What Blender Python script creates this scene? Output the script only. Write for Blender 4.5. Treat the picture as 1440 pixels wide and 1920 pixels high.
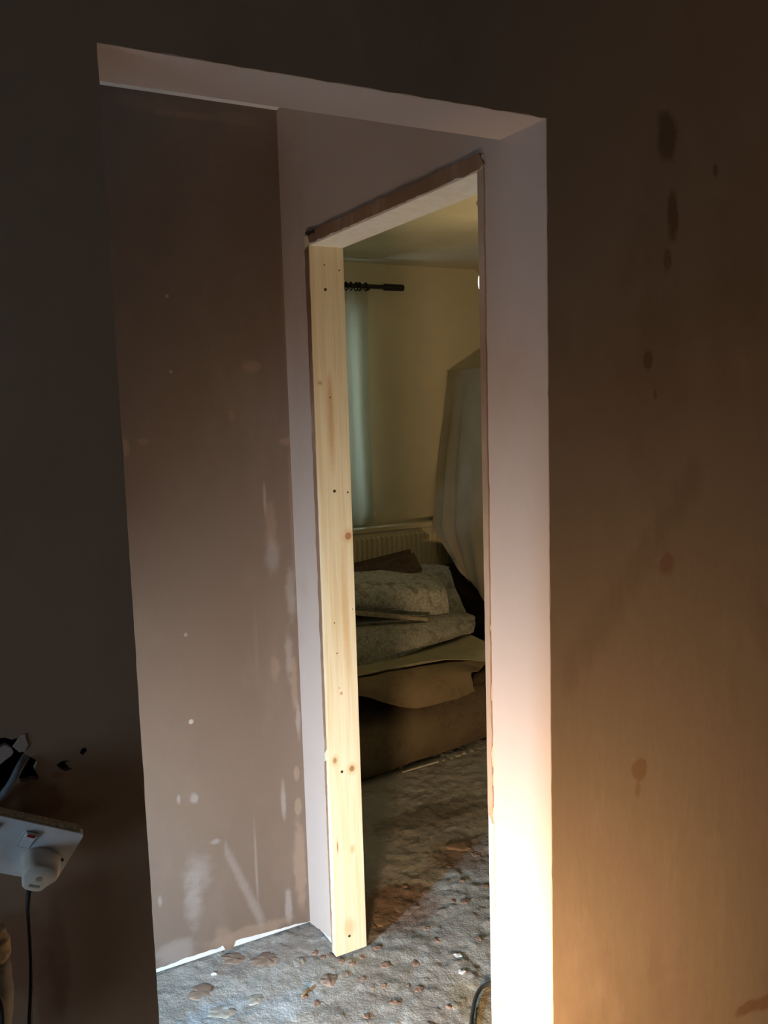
import bpy, bmesh, math, random
import numpy as np
from mathutils import Vector, Matrix, Euler, noise as mnoise
from mathutils.geometry import delaunay_2d_cdt

for o in list(bpy.data.objects):
    bpy.data.objects.remove(o)
S = bpy.context.scene
COL = S.collection
random.seed(7)

# ------------------------------------------------------------------ camera
F = 1643.2567
CAM = Vector((-0.2619, -1.2191, 1.5988))
YAW, PITCH, ROLL = 0.4986, 0.1162, -0.0296
_f0 = Vector((math.sin(YAW), math.cos(YAW), 0)); _r0 = Vector((math.cos(YAW), -math.sin(YAW), 0)); _u0 = Vector((0, 0, 1))
FWD = _f0*math.cos(PITCH) - _u0*math.sin(PITCH); _u = _u0*math.cos(PITCH) + _f0*math.sin(PITCH)
RGT = _r0*math.cos(ROLL) + _u*math.sin(ROLL); UPV = -_r0*math.sin(ROLL) + _u*math.cos(ROLL)
cd = bpy.data.cameras.new('camera'); cam = bpy.data.objects.new('camera', cd); COL.objects.link(cam)
cd.sensor_fit = 'VERTICAL'; cd.sensor_height = 36; cd.lens = F/1920*36; cd.clip_start = 0.02
cam.matrix_world = Matrix(((RGT.x, UPV.x, -FWD.x, CAM.x), (RGT.y, UPV.y, -FWD.y, CAM.y), (RGT.z, UPV.z, -FWD.z, CAM.z), (0, 0, 0, 1)))
S.camera = cam

# ------------------------------------------------------------------ world and light
S.view_settings.view_transform = 'Standard'; S.view_settings.look = 'None'
S.view_settings.exposure = 0.0; S.view_settings.gamma = 1.0; S.view_settings.use_curve_mapping = False
w = bpy.data.worlds.new('world'); S.world = w; w.use_nodes = True
w.node_tree.nodes['Background'].inputs[0].default_value = (0.62, 0.8, 1.0, 1)
w.node_tree.nodes['Background'].inputs[1].default_value = 5.5
P_HALOGEN = 23.0      # warm work light in the front room
P_LED = 26.0          # cool work light in the passage
P_BULB = 0.65          # each candle bulb of the ceiling light

def area_light(name, loc, direction, sx, sy, power, color, spread=180):
    l = bpy.data.lights.new(name, 'AREA'); l.shape = 'RECTANGLE'; l.size = sx; l.size_y = sy
    l.energy = power; l.color = color; l.spread = math.radians(spread)
    o = bpy.data.objects.new(name, l); COL.objects.link(o); o.location = loc
    o.rotation_euler = Vector(direction).to_track_quat('-Z', 'Y').to_euler()
    return o
# daylight enters through two windows: low in the front room's left wall and behind the curtain of the inner room
for nm, lo, di, sx, sy in (('front_room_window_daylight', (-2.29, -0.70, 0.70), (1, 0, 0), 0.9, 0.9), ('inner_room_window_daylight', (1.59, 3.55, 1.575), (0, -1, 0), 1.08, 1.15)):
    area_light(nm, lo, di, sx, sy, 1.0, (1, 1, 1)).data.cycles.is_portal = True

# ------------------------------------------------------------------ measures
W, H, T = 0.7372, 2.0805, 0.1317        # front opening width, height, front wall thickness
D, HC = 1.1813, 2.4452                  # passage back wall, ceiling
YA, YB, HD, TB = 0.2011, 0.9825, 2.04, 0.0971   # doorway near and far edge, head, wall thickness
WB = W + TB
YC = 3.39                               # far wall of the inner room

def ray(px, py):
    return FWD + RGT*((px-720)/F) + UPV*((960-py)/F)
def at(px, py, ax, val):
    d = ray(px, py); k = (val-CAM[ax])/d[ax]; return CAM + d*k
def fl(px, py): return at(px, py, 2, 0.0)

# ------------------------------------------------------------------ mesh helpers
class MB:
    def __init__(s): s.v = []; s.f = []
    def add(s, v, f):
        n = len(s.v); s.v += [tuple(p) for p in v]; s.f += [tuple(i+n for i in q) for q in f]; return s
    def box(s, a, b):
        (x0, y0, z0), (x1, y1, z1) = a, b
        v = [(x0,y0,z0),(x1,y0,z0),(x1,y1,z0),(x0,y1,z0),(x0,y0,z1),(x1,y0,z1),(x1,y1,z1),(x0,y1,z1)]
        return s.add(v, [(0,3,2,1),(4,5,6,7),(0,1,5,4),(1,2,6,5),(2,3,7,6),(3,0,4,7)])
    def tube(s, pts, r, n=10, cap=True):
        pts = [Vector(p) for p in pts]; rr = r if isinstance(r, (list, tuple)) else [r]*len(pts)
        vs = []; up = Vector((0.13, 0.31, 0.94)).normalized()
        for i, p in enumerate(pts):
            t = (pts[min(i+1, len(pts)-1)]-pts[max(i-1, 0)]).normalized()
            a = t.cross(up)
            if a.length < 1e-3: a = t.cross(Vector((1, 0, 0)))
            a.normalize(); b = a.cross(t).normalized(); up = b
            for k in range(n):
                th = 2*math.pi*k/n; vs.append(p + (a*math.cos(th)+b*math.sin(th))*rr[i])
        fs = []
        for i in range(len(pts)-1):
            for k in range(n):
                fs.append((i*n+k, i*n+(k+1) % n, (i+1)*n+(k+1) % n, (i+1)*n+k))
        if cap:
            fs.append(tuple(range(n-1, -1, -1))); m = (len(pts)-1)*n; fs.append(tuple(m+k for k in range(n)))
        return s.add(vs, fs)
    def lathe(s, prof, c, n=20, axis=None):
        M = (Vector((0, 0, 1)).rotation_difference(Vector(axis))).to_matrix() if axis is not None else Matrix.Identity(3)
        vs = []; fs = []; c = Vector(c)
        for (r, z) in prof:
            for k in range(n):
                th = 2*math.pi*k/n; vs.append(c + M @ Vector((r*math.cos(th), r*math.sin(th), z)))
        for i in range(len(prof)-1):
            for k in range(n): fs.append((i*n+k, i*n+(k+1) % n, (i+1)*n+(k+1) % n, (i+1)*n+k))
        fs.append(tuple(range(n-1, -1, -1))); m = (len(prof)-1)*n; fs.append(tuple(m+k for k in range(n)))
        return s.add(vs, fs)
    def build(s, name, mt, parent=None, smooth=False, bevel=0.0, M=None):
        me = bpy.data.meshes.new(name); me.from_pydata([tuple(p) for p in s.v], [], s.f); me.update()
        bm = bmesh.new(); bm.from_mesh(me)
        if M is not None: bmesh.ops.transform(bm, matrix=M, verts=bm.verts)
        bmesh.ops.recalc_face_normals(bm, faces=bm.faces)
        if bevel:
            es = [e for e in bm.edges if len(e.link_faces) == 2 and e.calc_face_angle(0) > 0.6]
            bmesh.ops.bevel(bm, geom=es, offset=bevel, segments=2, affect='EDGES', profile=0.6, clamp_overlap=True)
        for f in bm.faces: f.smooth = smooth
        if smooth:
            for e in bm.edges:
                if len(e.link_faces) == 2 and e.calc_face_angle(0) > 0.9: e.smooth = False
        bm.to_mesh(me); bm.free()
        me.materials.append(mt)
        o = bpy.data.objects.new(name, me); COL.objects.link(o)
        if parent is not None: o.parent = parent
        return o

def tag(o, label=None, cat=None, group=None, kind=None):
    if label: o['label'] = label
    if cat: o['category'] = cat
    if group: o['group'] = group
    if kind: o['kind'] = kind
    return o
def empty(name, label, cat, group=None, kind=None):
    """thing whose parts are given in world coordinates; moved to its base by settle()"""
    o = bpy.data.objects.new(name, None); COL.objects.link(o); o.empty_display_size = 0.05
    return tag(o, label, cat, group, kind)
def settle(root, loc):
    loc = Vector(loc)
    root.location = loc
    for c in root.children:
        c.location = c.location - loc

def catmull(pts, n):
    """resample a list of vectors with a Catmull-Rom curve, n segments per span"""
    pts = [Vector(p) for p in pts]; out = []
    for i in range(len(pts)-1):
        p0 = pts[max(i-1, 0)]; p1 = pts[i]; p2 = pts[i+1]; p3 = pts[min(i+2, len(pts)-1)]
        for k in range(n):
            t = k/n
            out.append(0.5*((2*p1)+(p2-p0)*t+(2*p0-5*p1+4*p2-p3)*t*t+(3*p1-p0-3*p2+p3)*t*t*t))
    out.append(pts[-1]); return out

def sheet_mesh(rows, nu, nv, thick, rough=0.0, rfreq=20.0, rag=0.0, seed=0):
    """thick sheet through a grid of control points: rows[j][i]"""
    dense = [catmull(r, nu) for r in rows]
    cols = [catmull([dense[j][i] for j in range(len(rows))], nv) for i in range(len(dense[0]))]
    ni = len(cols); nj = len(cols[0])
    G = [[cols[i][j].copy() for j in range(nj)] for i in range(ni)]
    N = [[None]*nj for _ in range(ni)]
    for i in range(ni):
        for j in range(nj):
            du = G[min(i+1, ni-1)][j]-G[max(i-1, 0)][j]; dv = G[i][min(j+1, nj-1)]-G[i][max(j-1, 0)]
            n = du.cross(dv); N[i][j] = n.normalized() if n.length > 1e-9 else Vector((0, 0, 1))
    m = MB(); top = []; bot = []
    for i in range(ni):
        for j in range(nj):
            p = G[i][j]; q = p*rfreq+Vector((seed*3.1, 0, 0))
            d = rough*mnoise.noise(q)+rough*0.5*mnoise.noise(q*2.7)
            p2 = p + N[i][j]*d
            if rag and (i in (0, ni-1) or j in (0, nj-1)):
                p2 = p2 + Vector((mnoise.noise(p*60), mnoise.noise(p*60+Vector((9, 0, 0))), mnoise.noise(p*60+Vector((0, 9, 0)))))*rag
            top.append(p2); bot.append(p2 - N[i][j]*thick)
    ix = lambda i, j: i*nj+j
    fs = []
    for i in range(ni-1):
        for j in range(nj-1):
            fs.append((ix(i, j), ix(i+1, j), ix(i+1, j+1), ix(i, j+1)))
    nb = len(top)
    f2 = [tuple(k+nb for k in reversed(f)) for f in fs]
    rim = []
    for i in range(ni-1):
        rim.append((ix(i, 0), ix(i, 0)+nb, ix(i+1, 0)+nb, ix(i+1, 0)))
        rim.append((ix(i, nj-1), ix(i+1, nj-1), ix(i+1, nj-1)+nb, ix(i, nj-1)+nb))
    for j in range(nj-1):
        rim.append((ix(0, j), ix(0, j+1), ix(0, j+1)+nb, ix(0, j)+nb))
        rim.append((ix(ni-1, j), ix(ni-1, j)+nb, ix(ni-1, j+1)+nb, ix(ni-1, j+1)))
    return m.add(top+bot, fs+f2+rim)

def poly_prism(loops, y0, y1, plane='xz'):
    """outer loop first, then holes, given as 2D lists; extruded along the missing axis"""
    pts = []; edges = []
    for lp in loops:
        n = len(pts); pts += [Vector(p) for p in lp]; edges += [(n+i, n+(i+1) % len(lp)) for i in range(len(lp))]
    vv, ee, ff, *_ = delaunay_2d_cdt(pts, edges, [], 0, 1e-6)
    def inside(p, lp):
        c = False
        for i in range(len(lp)):
            a = lp[i]; b = lp[i-1]
            if (a[1] > p[1]) != (b[1] > p[1]) and p[0] < (b[0]-a[0])*(p[1]-a[1])/(b[1]-a[1])+a[0]: c = not c
        return c
    keep = []
    for f in ff:
        c = sum((vv[i] for i in f), Vector((0, 0)))/len(f)
        if inside(c, loops[0]) and not any(inside(c, h) for h in loops[1:]): keep.append(f)
    if plane == 'xz': mk = lambda p, y: (p[0], y, p[1])
    elif plane == 'yz': mk = lambda p, x: (x, p[0], p[1])
    else: mk = lambda p, z: (p[0], p[1], z)
    n = len(vv); m = MB(); vs = [mk(p, y0) for p in vv]+[mk(p, y1) for p in vv]; fs = []
    cnt = {}
    for f in keep:
        fs.append(tuple(f)); fs.append(tuple(i+n for i in reversed(f)))
        for a, b in zip(f, f[1:]+f[:1]): cnt.setdefault((min(a, b), max(a, b)), []).append((a, b))
    for k, l in cnt.items():
        if len(l) == 1: a, b = l[0]; fs.append((b, a, a+n, b+n))
    return m.add(vs, fs)

def jag(a, b, n, amp, seed=0):
    """points from a to b (b excluded) with a little unevenness"""
    a = Vector(a); b = Vector(b); d = (b-a); nn = Vector((-d.y, d.x)).normalized(); out = []
    for i in range(n):
        p = a+d*(i/n)
        if i: p = p + nn*amp*(mnoise.noise(Vector((i*0.37+seed*11.3, seed, 0)))+0.6*mnoise.noise(Vector((i*1.7+seed*5, seed, 3))))
        out.append((p.x, p.y))
    return out

# ------------------------------------------------------------------ materials
class NT:
    def __init__(s, name):
        s.m = bpy.data.materials.new(name); s.m.use_nodes = True; s.t = s.m.node_tree
        s.b = s.t.nodes['Principled BSDF']; s.out = s.t.nodes['Material Output']
        s.tc = s.n('ShaderNodeTexCoord').outputs['Object']
    def n(s, k, **kw):
        x = s.t.nodes.new(k)
        for a, b in kw.items(): setattr(x, a, b)
        return x
    def link(s, a, b): s.t.links.new(a, b)
    def val(s, sock, x):
        if hasattr(x, 'is_output') or isinstance(x, bpy.types.NodeSocket): s.link(x, sock)
        else: sock.default_value = x
    def math(s, op, a, b=None, c=None, clamp=False):
        x = s.n('ShaderNodeMath', operation=op, use_clamp=clamp); s.val(x.inputs[0], a)
        if b is not None: s.val(x.inputs[1], b)
        if c is not None: s.val(x.inputs[2], c)
        return x.outputs[0]
    def vec(s, op, a, b):
        x = s.n('ShaderNodeVectorMath', operation=op); s.val(x.inputs[0], a); s.val(x.inputs[1], b)
        return x.outputs['Value'] if op in ('LENGTH', 'DOT_PRODUCT') else x.outputs[0]
    def noise(s, scale, detail=4, rough=0.55, stretch=None, off=(0, 0, 0), dist=0.0):
        mp = s.n('ShaderNodeMapping'); s.link(s.tc, mp.inputs[0]); mp.inputs['Location'].default_value = off
        mp.inputs['Scale'].default_value = stretch or (1, 1, 1)
        x = s.n('ShaderNodeTexNoise'); s.link(mp.outputs[0], x.inputs['Vector'])
        x.inputs['Scale'].default_value = scale; x.inputs['Detail'].default_value = detail
        x.inputs['Roughness'].default_value = rough; x.inputs['Distortion'].default_value = dist
        return x.outputs['Fac']
    def ramp(s, f, lo, hi, a=0.0, b=1.0, smooth=True):
        x = s.n('ShaderNodeMapRange'); x.interpolation_type = 'SMOOTHSTEP' if smooth else 'LINEAR'
        s.val(x.inputs[0], f); x.inputs[1].default_value = lo; x.inputs[2].default_value = hi
        x.inputs[3].default_value = a; x.inputs[4].default_value = b; return x.outputs[0]
    def mix(s, fac, a, b):
        x = s.n('ShaderNodeMix', data_type='RGBA'); s.val(x.inputs[0], fac)
        for k, c in ((6, a), (7, b)):
            if isinstance(c, (tuple, list)): x.inputs[k].default_value = tuple(c[:3])+(1,)
            else: s.link(c, x.inputs[k])
        return x.outputs[2]
    def blob(s, c, r, nz, amp=0.9, soft=0.35):
        """mask of an uneven ellipsoid spot; c, r in metres; nz a noise output"""
        d = s.vec('SUBTRACT', s.tc, tuple(c)); d = s.vec('DIVIDE', d, tuple(r))
        x = s.n('ShaderNodeVectorMath', operation='LENGTH'); s.link(d, x.inputs[0])
        l = s.math('MULTIPLY_ADD', nz, amp*2, s.math('SUBTRACT', x.outputs['Value'], amp))
        return s.ramp(l, 1.0-soft, 1.0+soft, 1.0, 0.0)
    def bump(s, h, strength=0.3, dist=0.01, prev=None):
        x = s.n('ShaderNodeBump'); s.link(h, x.inputs['Height']); x.inputs['Strength'].default_value = strength
        x.inputs['Distance'].default_value = dist
        if prev is not None: s.link(prev, x.inputs['Normal'])
        return x.outputs[0]
    def fin(s, col, rough=0.8, normal=None, spec=0.3, metal=0.0):
        if isinstance(col, (tuple, list)): s.b.inputs['Base Color'].default_value = tuple(col[:3])+(1,)
        else: s.link(col, s.b.inputs['Base Color'])
        s.val(s.b.inputs['Roughness'], rough); s.b.inputs['Specular IOR Level'].default_value = spec
        s.b.inputs['Metallic'].default_value = metal
        if normal is not None: s.link(normal, s.b.inputs['Normal'])
        return s.m

def simple(name, col, rough=0.6, spec=0.3, metal=0.0, vary=0.15, scale=30, bump=0.0):
    t = NT(name); nz = t.noise(scale, 4)
    c = t.mix(t.ramp(nz, 0.3, 0.7), tuple(x*(1-vary) for x in col), tuple(min(1, x*(1+vary)) for x in col))
    return t.fin(c, rough, t.bump(nz, bump, 0.004) if bump else None, spec, metal)

def plaster(name, base, dry, damp, spots=(), rough=0.6, spec=0.3, damp_lo=0.5, damp_hi=0.72, vary=0.5):
    """skim plaster: pale dry areas, brown damp areas, trowel relief and single marks"""
    t = NT(name)
    n1 = t.noise(2.2, 5, 0.6, stretch=(1, 1, 0.7)); n2 = t.noise(9, 5, 0.65, stretch=(1, 1, 0.45), off=(3, 1, 0)); n3 = t.noise(60, 3)
    c = t.mix(t.ramp(n1, damp_lo, damp_hi), base, damp)
    c = t.mix(t.math('MULTIPLY', t.ramp(n2, 0.5, 0.75), vary), c, dry)
    nz = t.noise(28, 4, 0.6, off=(1, 2, 3))
    for (ctr, r, colr, k, soft, amp) in spots:
        c = t.mix(t.math('MULTIPLY', t.blob(ctr, r, nz, amp, soft), k), c, colr)
    nb = t.bump(n2, 0.05, 0.02); nb = t.bump(n3, 0.06, 0.001, nb)
    return t.fin(c, t.ramp(n1, 0.3, 0.7, rough-0.08, rough+0.1), nb, spec)

# marks and painted cable shadows on the front wall (pixel -> point on the wall plane)
def mk(px, py, rx, ry, colr, k=0.8, soft=0.3, amp=0.6, plane=(1, 0.0), s=0.00078):
    p = at(px, py, *plane)
    dist = (p-CAM).length; s = dist/F*1.1
    r = [rx*s, rx*s, ry*s]; r[plane[0]] = 0.05
    return (tuple(p), tuple(r), colr, k, soft, amp)
DK = (0.17, 0.10, 0.055)
fw_spots = [mk(1250, 255, 20, 38, DK, .75), mk(1262, 405, 12, 36, DK, .75), mk(1252, 488, 8, 16, DK, .6), mk(1341, 320, 5, 9, DK, .7),
            mk(1215, 675, 11, 14, DK, .7), mk(1228, 740, 4, 8, DK, .5), mk(1250, 1058, 16, 18, (0.30, 0.15, 0.10), .75),
            mk(1198, 1443, 17, 20, (0.30, 0.17, 0.09), .8, .15), mk(1196, 1478, 6, 14, (0.30, 0.17, 0.09), .6),
            mk(1400, 1890, 22, 9, (0.27, 0.14, 0.075), .8), mk(1432, 1880, 22, 11, (0.27, 0.14, 0.075), .8),
            mk(75, 1500, 34, 34, (0.19, 0.11, 0.07), .8, .25), mk(60, 1540, 90, 26, (0.2, 0.12, 0.07), .6),
            mk(30, 1790, 50, 60, (0.24, 0.13, 0.07), .6), mk(110, 1800, 14, 90, (0.22, 0.12, 0.07), .45), mk(96, 1870, 18, 60, (0.22, 0.12, 0.07), .4),  # the two tall spots paint the flex's cast shadows into the wall colour
            mk(108, 1454, 9, 7, (0.33, 0.17, 0.11), .7)]
for i in range(9):   # long dark trowel sweep running down to the left
    t = i/8; fw_spots.append(mk(1300-230*t, 900+360*t, 20, 40, (0.26, 0.175, 0.11), .35, .6))
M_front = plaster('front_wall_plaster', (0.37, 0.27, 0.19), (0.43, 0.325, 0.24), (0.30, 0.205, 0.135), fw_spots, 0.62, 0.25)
M_reveal = plaster('dry_pink_plaster', (0.52, 0.425, 0.385), (0.56, 0.47, 0.43), (0.47, 0.36, 0.31), (), 0.65, 0.25, vary=.3)
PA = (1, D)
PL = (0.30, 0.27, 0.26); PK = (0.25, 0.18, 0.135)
wa_spots = [mk(370, 1640, 18, 30, PL, .35, .7, 1.2, PA), mk(362, 1690, 12, 36, PL, .4, .7, 1.2, PA), mk(335, 1498, 3, 7, PL, .6, .5, .7, PA), mk(365, 1497, 6, 8, PL, .65, .5, .8, PA),
            mk(358, 1353, 4, 4, (.45, .4, .38), .9, .3, .2, PA), mk(348, 1190, 3, 3, PL, .9, .3, .2, PA), mk(320, 697, 3, 3, PL, .8, .3, .2, PA), mk(313, 555, 3, 3, PL, .8, .3, .2, PA),
            mk(402, 1578, 7, 4, PL, .5, .5, .8, PA), mk(300, 1690, 3, 8, PL, .5, .5, .7, PA), mk(470, 688, 16, 9, PK, .6, .4, .7, PA), mk(234, 838, 9, 14, PK, .7, .4, .8, PA), mk(268, 828, 8, 6, PK, .6, .4, .7, PA),
            mk(536, 828, 10, 6, PK, .7, .4, .8, PA), mk(434, 780, 4, 9, PK, .5, .4, .5, PA), mk(496, 935, 2.5, 26, PL, .6, .5, .5, PA), mk(508, 985, 9, 40, PK, .5, .5, .9, PA), mk(511, 1040, 12, 26, PL, .4, .5, .8, PA),
            mk(545, 1110, 8, 40, PL, .45, .5, .8, PA), mk(541, 1230, 6, 40, PL, .45, .5, .8, PA), mk(515, 1250, 7, 22, PK, .5, .5, .8, PA), mk(551, 1280, 5, 50, PK, .7, .4, .8, PA), mk(559, 1350, 4, 30, PL, .6, .4, .8, PA),
            mk(531, 1500, 4, 28, PL, .6, .5, .5, PA), mk(556, 1450, 5, 12, PK, .8, .2, .4, PA), mk(559, 1512, 6, 14, PK, .8, .2, .4, PA), mk(562, 1620, 10, 70, PK, .7, .3, .6, PA), mk(541, 1700, 6, 26, PL, .6, .4, .6, PA),
            mk(470, 1748, 60, 10, PK, .6, .4, .7, PA), mk(420, 1770, 14, 30, PK, .5, .4, .7, PA), mk(330, 1785, 30, 18, PL, .4, .4, .7, PA), mk(480, 1210, 3, 60, PK, .2, .6, .5, PA), mk(480, 1620, 2, 60, PL, .35, .6, .3, PA),
            mk(345, 215, 50, 5, PK, .45, .5, .8, PA), mk(440, 222, 40, 8, PK, .35, .5, .8, PA), mk(280, 195, 60, 12, PK, .25, .6, .8, PA), mk(536, 600, 6, 120, PK, .35, .5, .8, PA), mk(548, 950, 5, 120, PK, .45, .5, .8, PA)]
for i in range(12):
    t = i/11; wa_spots.append(mk(424+66*t, 1594+132*t, 3+2*t, 14, PL, .26, .7, .5, PA))
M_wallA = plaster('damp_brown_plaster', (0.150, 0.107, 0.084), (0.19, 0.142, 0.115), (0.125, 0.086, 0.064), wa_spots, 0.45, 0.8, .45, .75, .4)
M_patch = plaster('rough_brown_plaster', (0.27, 0.165, 0.11), (0.46, 0.33, 0.25), (0.2, 0.115, 0.075), (), 0.8, 0.2, .45, .6, .9)
M_band = plaster('pinkish_filler', (0.40, 0.29, 0.22), (0.50, 0.40, 0.33), (0.30, 0.2, 0.145), (), .75, .2, .45, .6, .7)
M_board = simple('white_plasterboard', (0.62, 0.64, 0.66), .8, vary=.06)
M_ceil = simple('white_ceiling_board', (0.86, 0.87, 0.88), .85, vary=.04)
M_cream = simple('cream_wall_paint', (0.60, 0.545, 0.385), .7, vary=.04, scale=4)
M_creamceil = simple('cream_ceiling_paint', (0.60, 0.555, 0.41), .8, vary=.06, scale=3)
M_dark = simple('dark_void', (0.02, 0.018, 0.016), .95, vary=.2)
M_black = simple('black_iron', (0.012, 0.011, 0.01), .45, .4)

def concrete():
    t = NT('rough_concrete_floor')
    n1 = t.noise(3.0, 5, .6); n2 = t.noise(16, 5, .65, off=(4, 2, 0)); n3 = t.noise(120, 4, .65); n4 = t.noise(300, 2)
    c = t.mix(t.ramp(n1, .35, .68), (0.33, 0.30, 0.27), (0.46, 0.44, 0.41))
    c = t.mix(t.math('MULTIPLY', t.ramp(n2, .52, .70), .7), c, (0.56, 0.555, 0.54))
    c = t.mix(t.math('MULTIPLY', t.ramp(n2, .44, .30), .55), c, (0.20, 0.165, 0.135))
    c = t.mix(t.math('MULTIPLY', t.ramp(t.noise(7, 5, .7, off=(9, 0, 0)), .62, .70), .55), c, (0.30, 0.17, 0.11))
    nz = t.noise(28, 4, .6, off=(1, 2, 3))
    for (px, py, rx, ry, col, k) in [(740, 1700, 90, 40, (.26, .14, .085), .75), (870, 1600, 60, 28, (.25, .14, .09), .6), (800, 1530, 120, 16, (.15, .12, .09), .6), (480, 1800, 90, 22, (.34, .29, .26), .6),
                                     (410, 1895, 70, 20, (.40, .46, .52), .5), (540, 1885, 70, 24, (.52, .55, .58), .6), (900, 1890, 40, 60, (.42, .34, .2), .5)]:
        p = fl(px, py); q = fl(px+rx, py); q2 = fl(px, py-ry)
        r = max((q-p).length, 0.01); r2 = max((q2-p).length, 0.01)
        c = t.mix(t.math('MULTIPLY', t.blob(p, (r, r2, .1), nz, .8, .3), k), c, col)
    b = t.bump(n2, .15, .012); b = t.bump(n3, .85, .005, b); b = t.bump(n4, .3, .002, b)
    return t.fin(c, .85, b, .25)
M_floor = concrete()

# ------------------------------------------------------------------ structure
def struct(name, mb, mt, **kw):
    o = mb.build(name, mt, **kw); o['kind'] = 'structure'; return o
X0, X1, Y0 = -2.3, 3.6, -3.2

# floor: fine uneven concrete where it is seen, flat slabs around it
def floor_mesh():
    gx0, gx1, gy0, gy1, st = 0.0, 2.4, -0.05, 2.35, 0.0085
    nx = int((gx1-gx0)/st)+1; ny = int((gy1-gy0)/st)+1
    m = MB(); xs = np.linspace(gx0, gx1, nx); ys = np.linspace(gy0, gy1, ny)
    vs = []
    for y in ys:
        for x in xs:
            e = min(1, min(x-gx0, gx1-x, y-gy0, gy1-y)/0.08)
            q = Vector((x, y, 0))
            h = 0.004*mnoise.noise(q*7)+0.004*mnoise.noise(q*19+Vector((5, 0, 0)))
            k = mnoise.noise(q*48); h += 0.006*max(0, k-0.02)+0.0028*mnoise.noise(q*95)-0.004*max(0, mnoise.noise(q*33+Vector((0, 7, 0)))-.3)
            vs.append((x, y, e*(h-0.003)))
    fs = [(j*nx+i, j*nx+i+1, (j+1)*nx+i+1, (j+1)*nx+i) for j in range(ny-1) for i in range(nx-1)]
    m.add(vs, fs)
    for (a, b, c, d) in ((X0, gx0, Y0, YC+.1), (gx1, X1, Y0, YC+.1), (gx0, gx1, Y0, gy0), (gx0, gx1, gy1, YC+.1)):
        m.add([(a, c, 0), (b, c, 0), (b, d, 0), (a, d, 0)], [(0, 1, 2, 3)])
    return m
struct('floor', floor_mesh(), M_floor, smooth=True)

# ceiling: three boards side by side (front room, passage, inner room)
struct('ceiling', MB().box((X0, T-.05, HC), (WB-.05, YC+.1, HC+.1)), M_ceil)
struct('ceiling_inner_room', MB().box((WB-.05, T-.05, HC), (X1, YC+.1, HC+.1)), M_creamceil)
struct('ceiling_front_room', MB().box((X0, Y0, HC), (X1, T-.05, HC+.1)), simple('bare_grey_ceiling', (0.34, 0.31, 0.27), .85))

def pxw(lst): return [(at(x, y, 1, 0.0).x, at(x, y, 1, 0.0).z) for x, y in lst]
big_hole = pxw([(-60, 1400), (-30, 1386), (10, 1383), (22, 1387), (31, 1384), (35, 1390), (30, 1398), (44, 1411), (52, 1417), (62, 1422), (69, 1427), (70, 1434), (65, 1444), (70, 1452), (73, 1459), (70, 1463), (58, 1462), (50, 1466), (38, 1466), (30, 1472), (16, 1477), (2, 1488), (-20, 1500), (-60, 1490)])
hole_a = pxw([(105, 1434), (117, 1427), (128, 1425), (131, 1429), (126, 1433), (132, 1440), (137, 1442), (122, 1447), (113, 1442)])
hole_b = pxw([(150, 1411), (153, 1404), (160, 1401), (164, 1408), (162, 1411), (154, 1417)])
Z0 = 0.0
outer = [(X0, Z0), (0-.0, Z0)] + jag((0, 0), (0, H), 120, .0012, 1)[1:] + jag((0, H), (W, H), 60, .0018, 2) + jag((W, H), (W, 0), 140, .0012, 3) + [(W, Z0), (X1, Z0), (X1, HC), (X0, HC)]
leaf = poly_prism([outer, big_hole, hole_a, hole_b], 0.0, 0.002)
wf = struct('wall_front', leaf, M_front)
poly_prism([[(X0, 0), (-.0155, 0), (-.0155, H+.0155), (W+.0155, H+.0155), (W+.0155, 0), (X1, 0), (X1, HC), (X0, HC)], big_hole, hole_a, hole_b], .0021, .0145).build('plasterboard', M_front, wf)
MB().box((X0, T-.015, 0), (-.0155, T, HC)).box((W+.0155, T-.015, 0), (X1, T, HC)).box((-.0155, T-.015, H+.0155), (W+.0155, T, HC)).build('back_leaf', M_reveal, wf)
MB().box((X0, .0146, 0), (-.24, T-.0155, HC)).box((W+.0155, .0146, 0), (X1, T-.0155, HC)).box((-.235, .06, 0.3), (-.02, T-.0155, HC)).build('core', M_dark, wf)
MB().box((W, .0021, 0), (W+.015, T, H+.015)).build('reveal', M_reveal, wf)
MB().box((-.015, .0021, 0), (0, T, H+.015)).build('reveal', M_reveal, wf)
MB().box((0, .0021, H), (W, T, H+.015)).build('soffit', M_reveal, wf)
# broken plaster left hanging in the hole
ch = pxw([(-40, 1412), (0, 1404), (10, 1399), (21, 1404), (26, 1412), (22, 1419), (12, 1426), (0, 1436), (-30, 1440)])
poly_prism([ch], 0.004, 0.016).build('plaster_fragment', M_reveal, wf)
ch = pxw([(24, 1400), (30, 1393), (40, 1378), (47, 1376), (48, 1384), (53, 1396), (46, 1408), (36, 1410)])
poly_prism([ch], -0.0015, 0.003).build('plaster_fragment', M_reveal, wf)
ch = pxw([(127, 1428), (132, 1434), (137, 1441), (131, 1441), (123, 1432)])
poly_prism([ch], 0.002, 0.010).build('plaster_fragment', M_front, wf)

# passage back wall: board core with plaster skin stopping short of the floor
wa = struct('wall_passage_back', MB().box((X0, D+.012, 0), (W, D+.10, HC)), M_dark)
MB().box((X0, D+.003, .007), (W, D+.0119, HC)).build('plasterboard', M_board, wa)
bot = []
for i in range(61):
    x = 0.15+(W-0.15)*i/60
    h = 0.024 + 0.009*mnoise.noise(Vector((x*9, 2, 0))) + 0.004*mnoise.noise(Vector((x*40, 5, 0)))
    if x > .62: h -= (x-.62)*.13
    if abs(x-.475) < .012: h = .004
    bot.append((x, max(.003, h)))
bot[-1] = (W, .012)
poly_prism([[(X0, .03)] + bot + [(W, HC), (X0, HC)]], D-.001, D+.0028).build('plaster_skin', M_wallA, wa)

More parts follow.
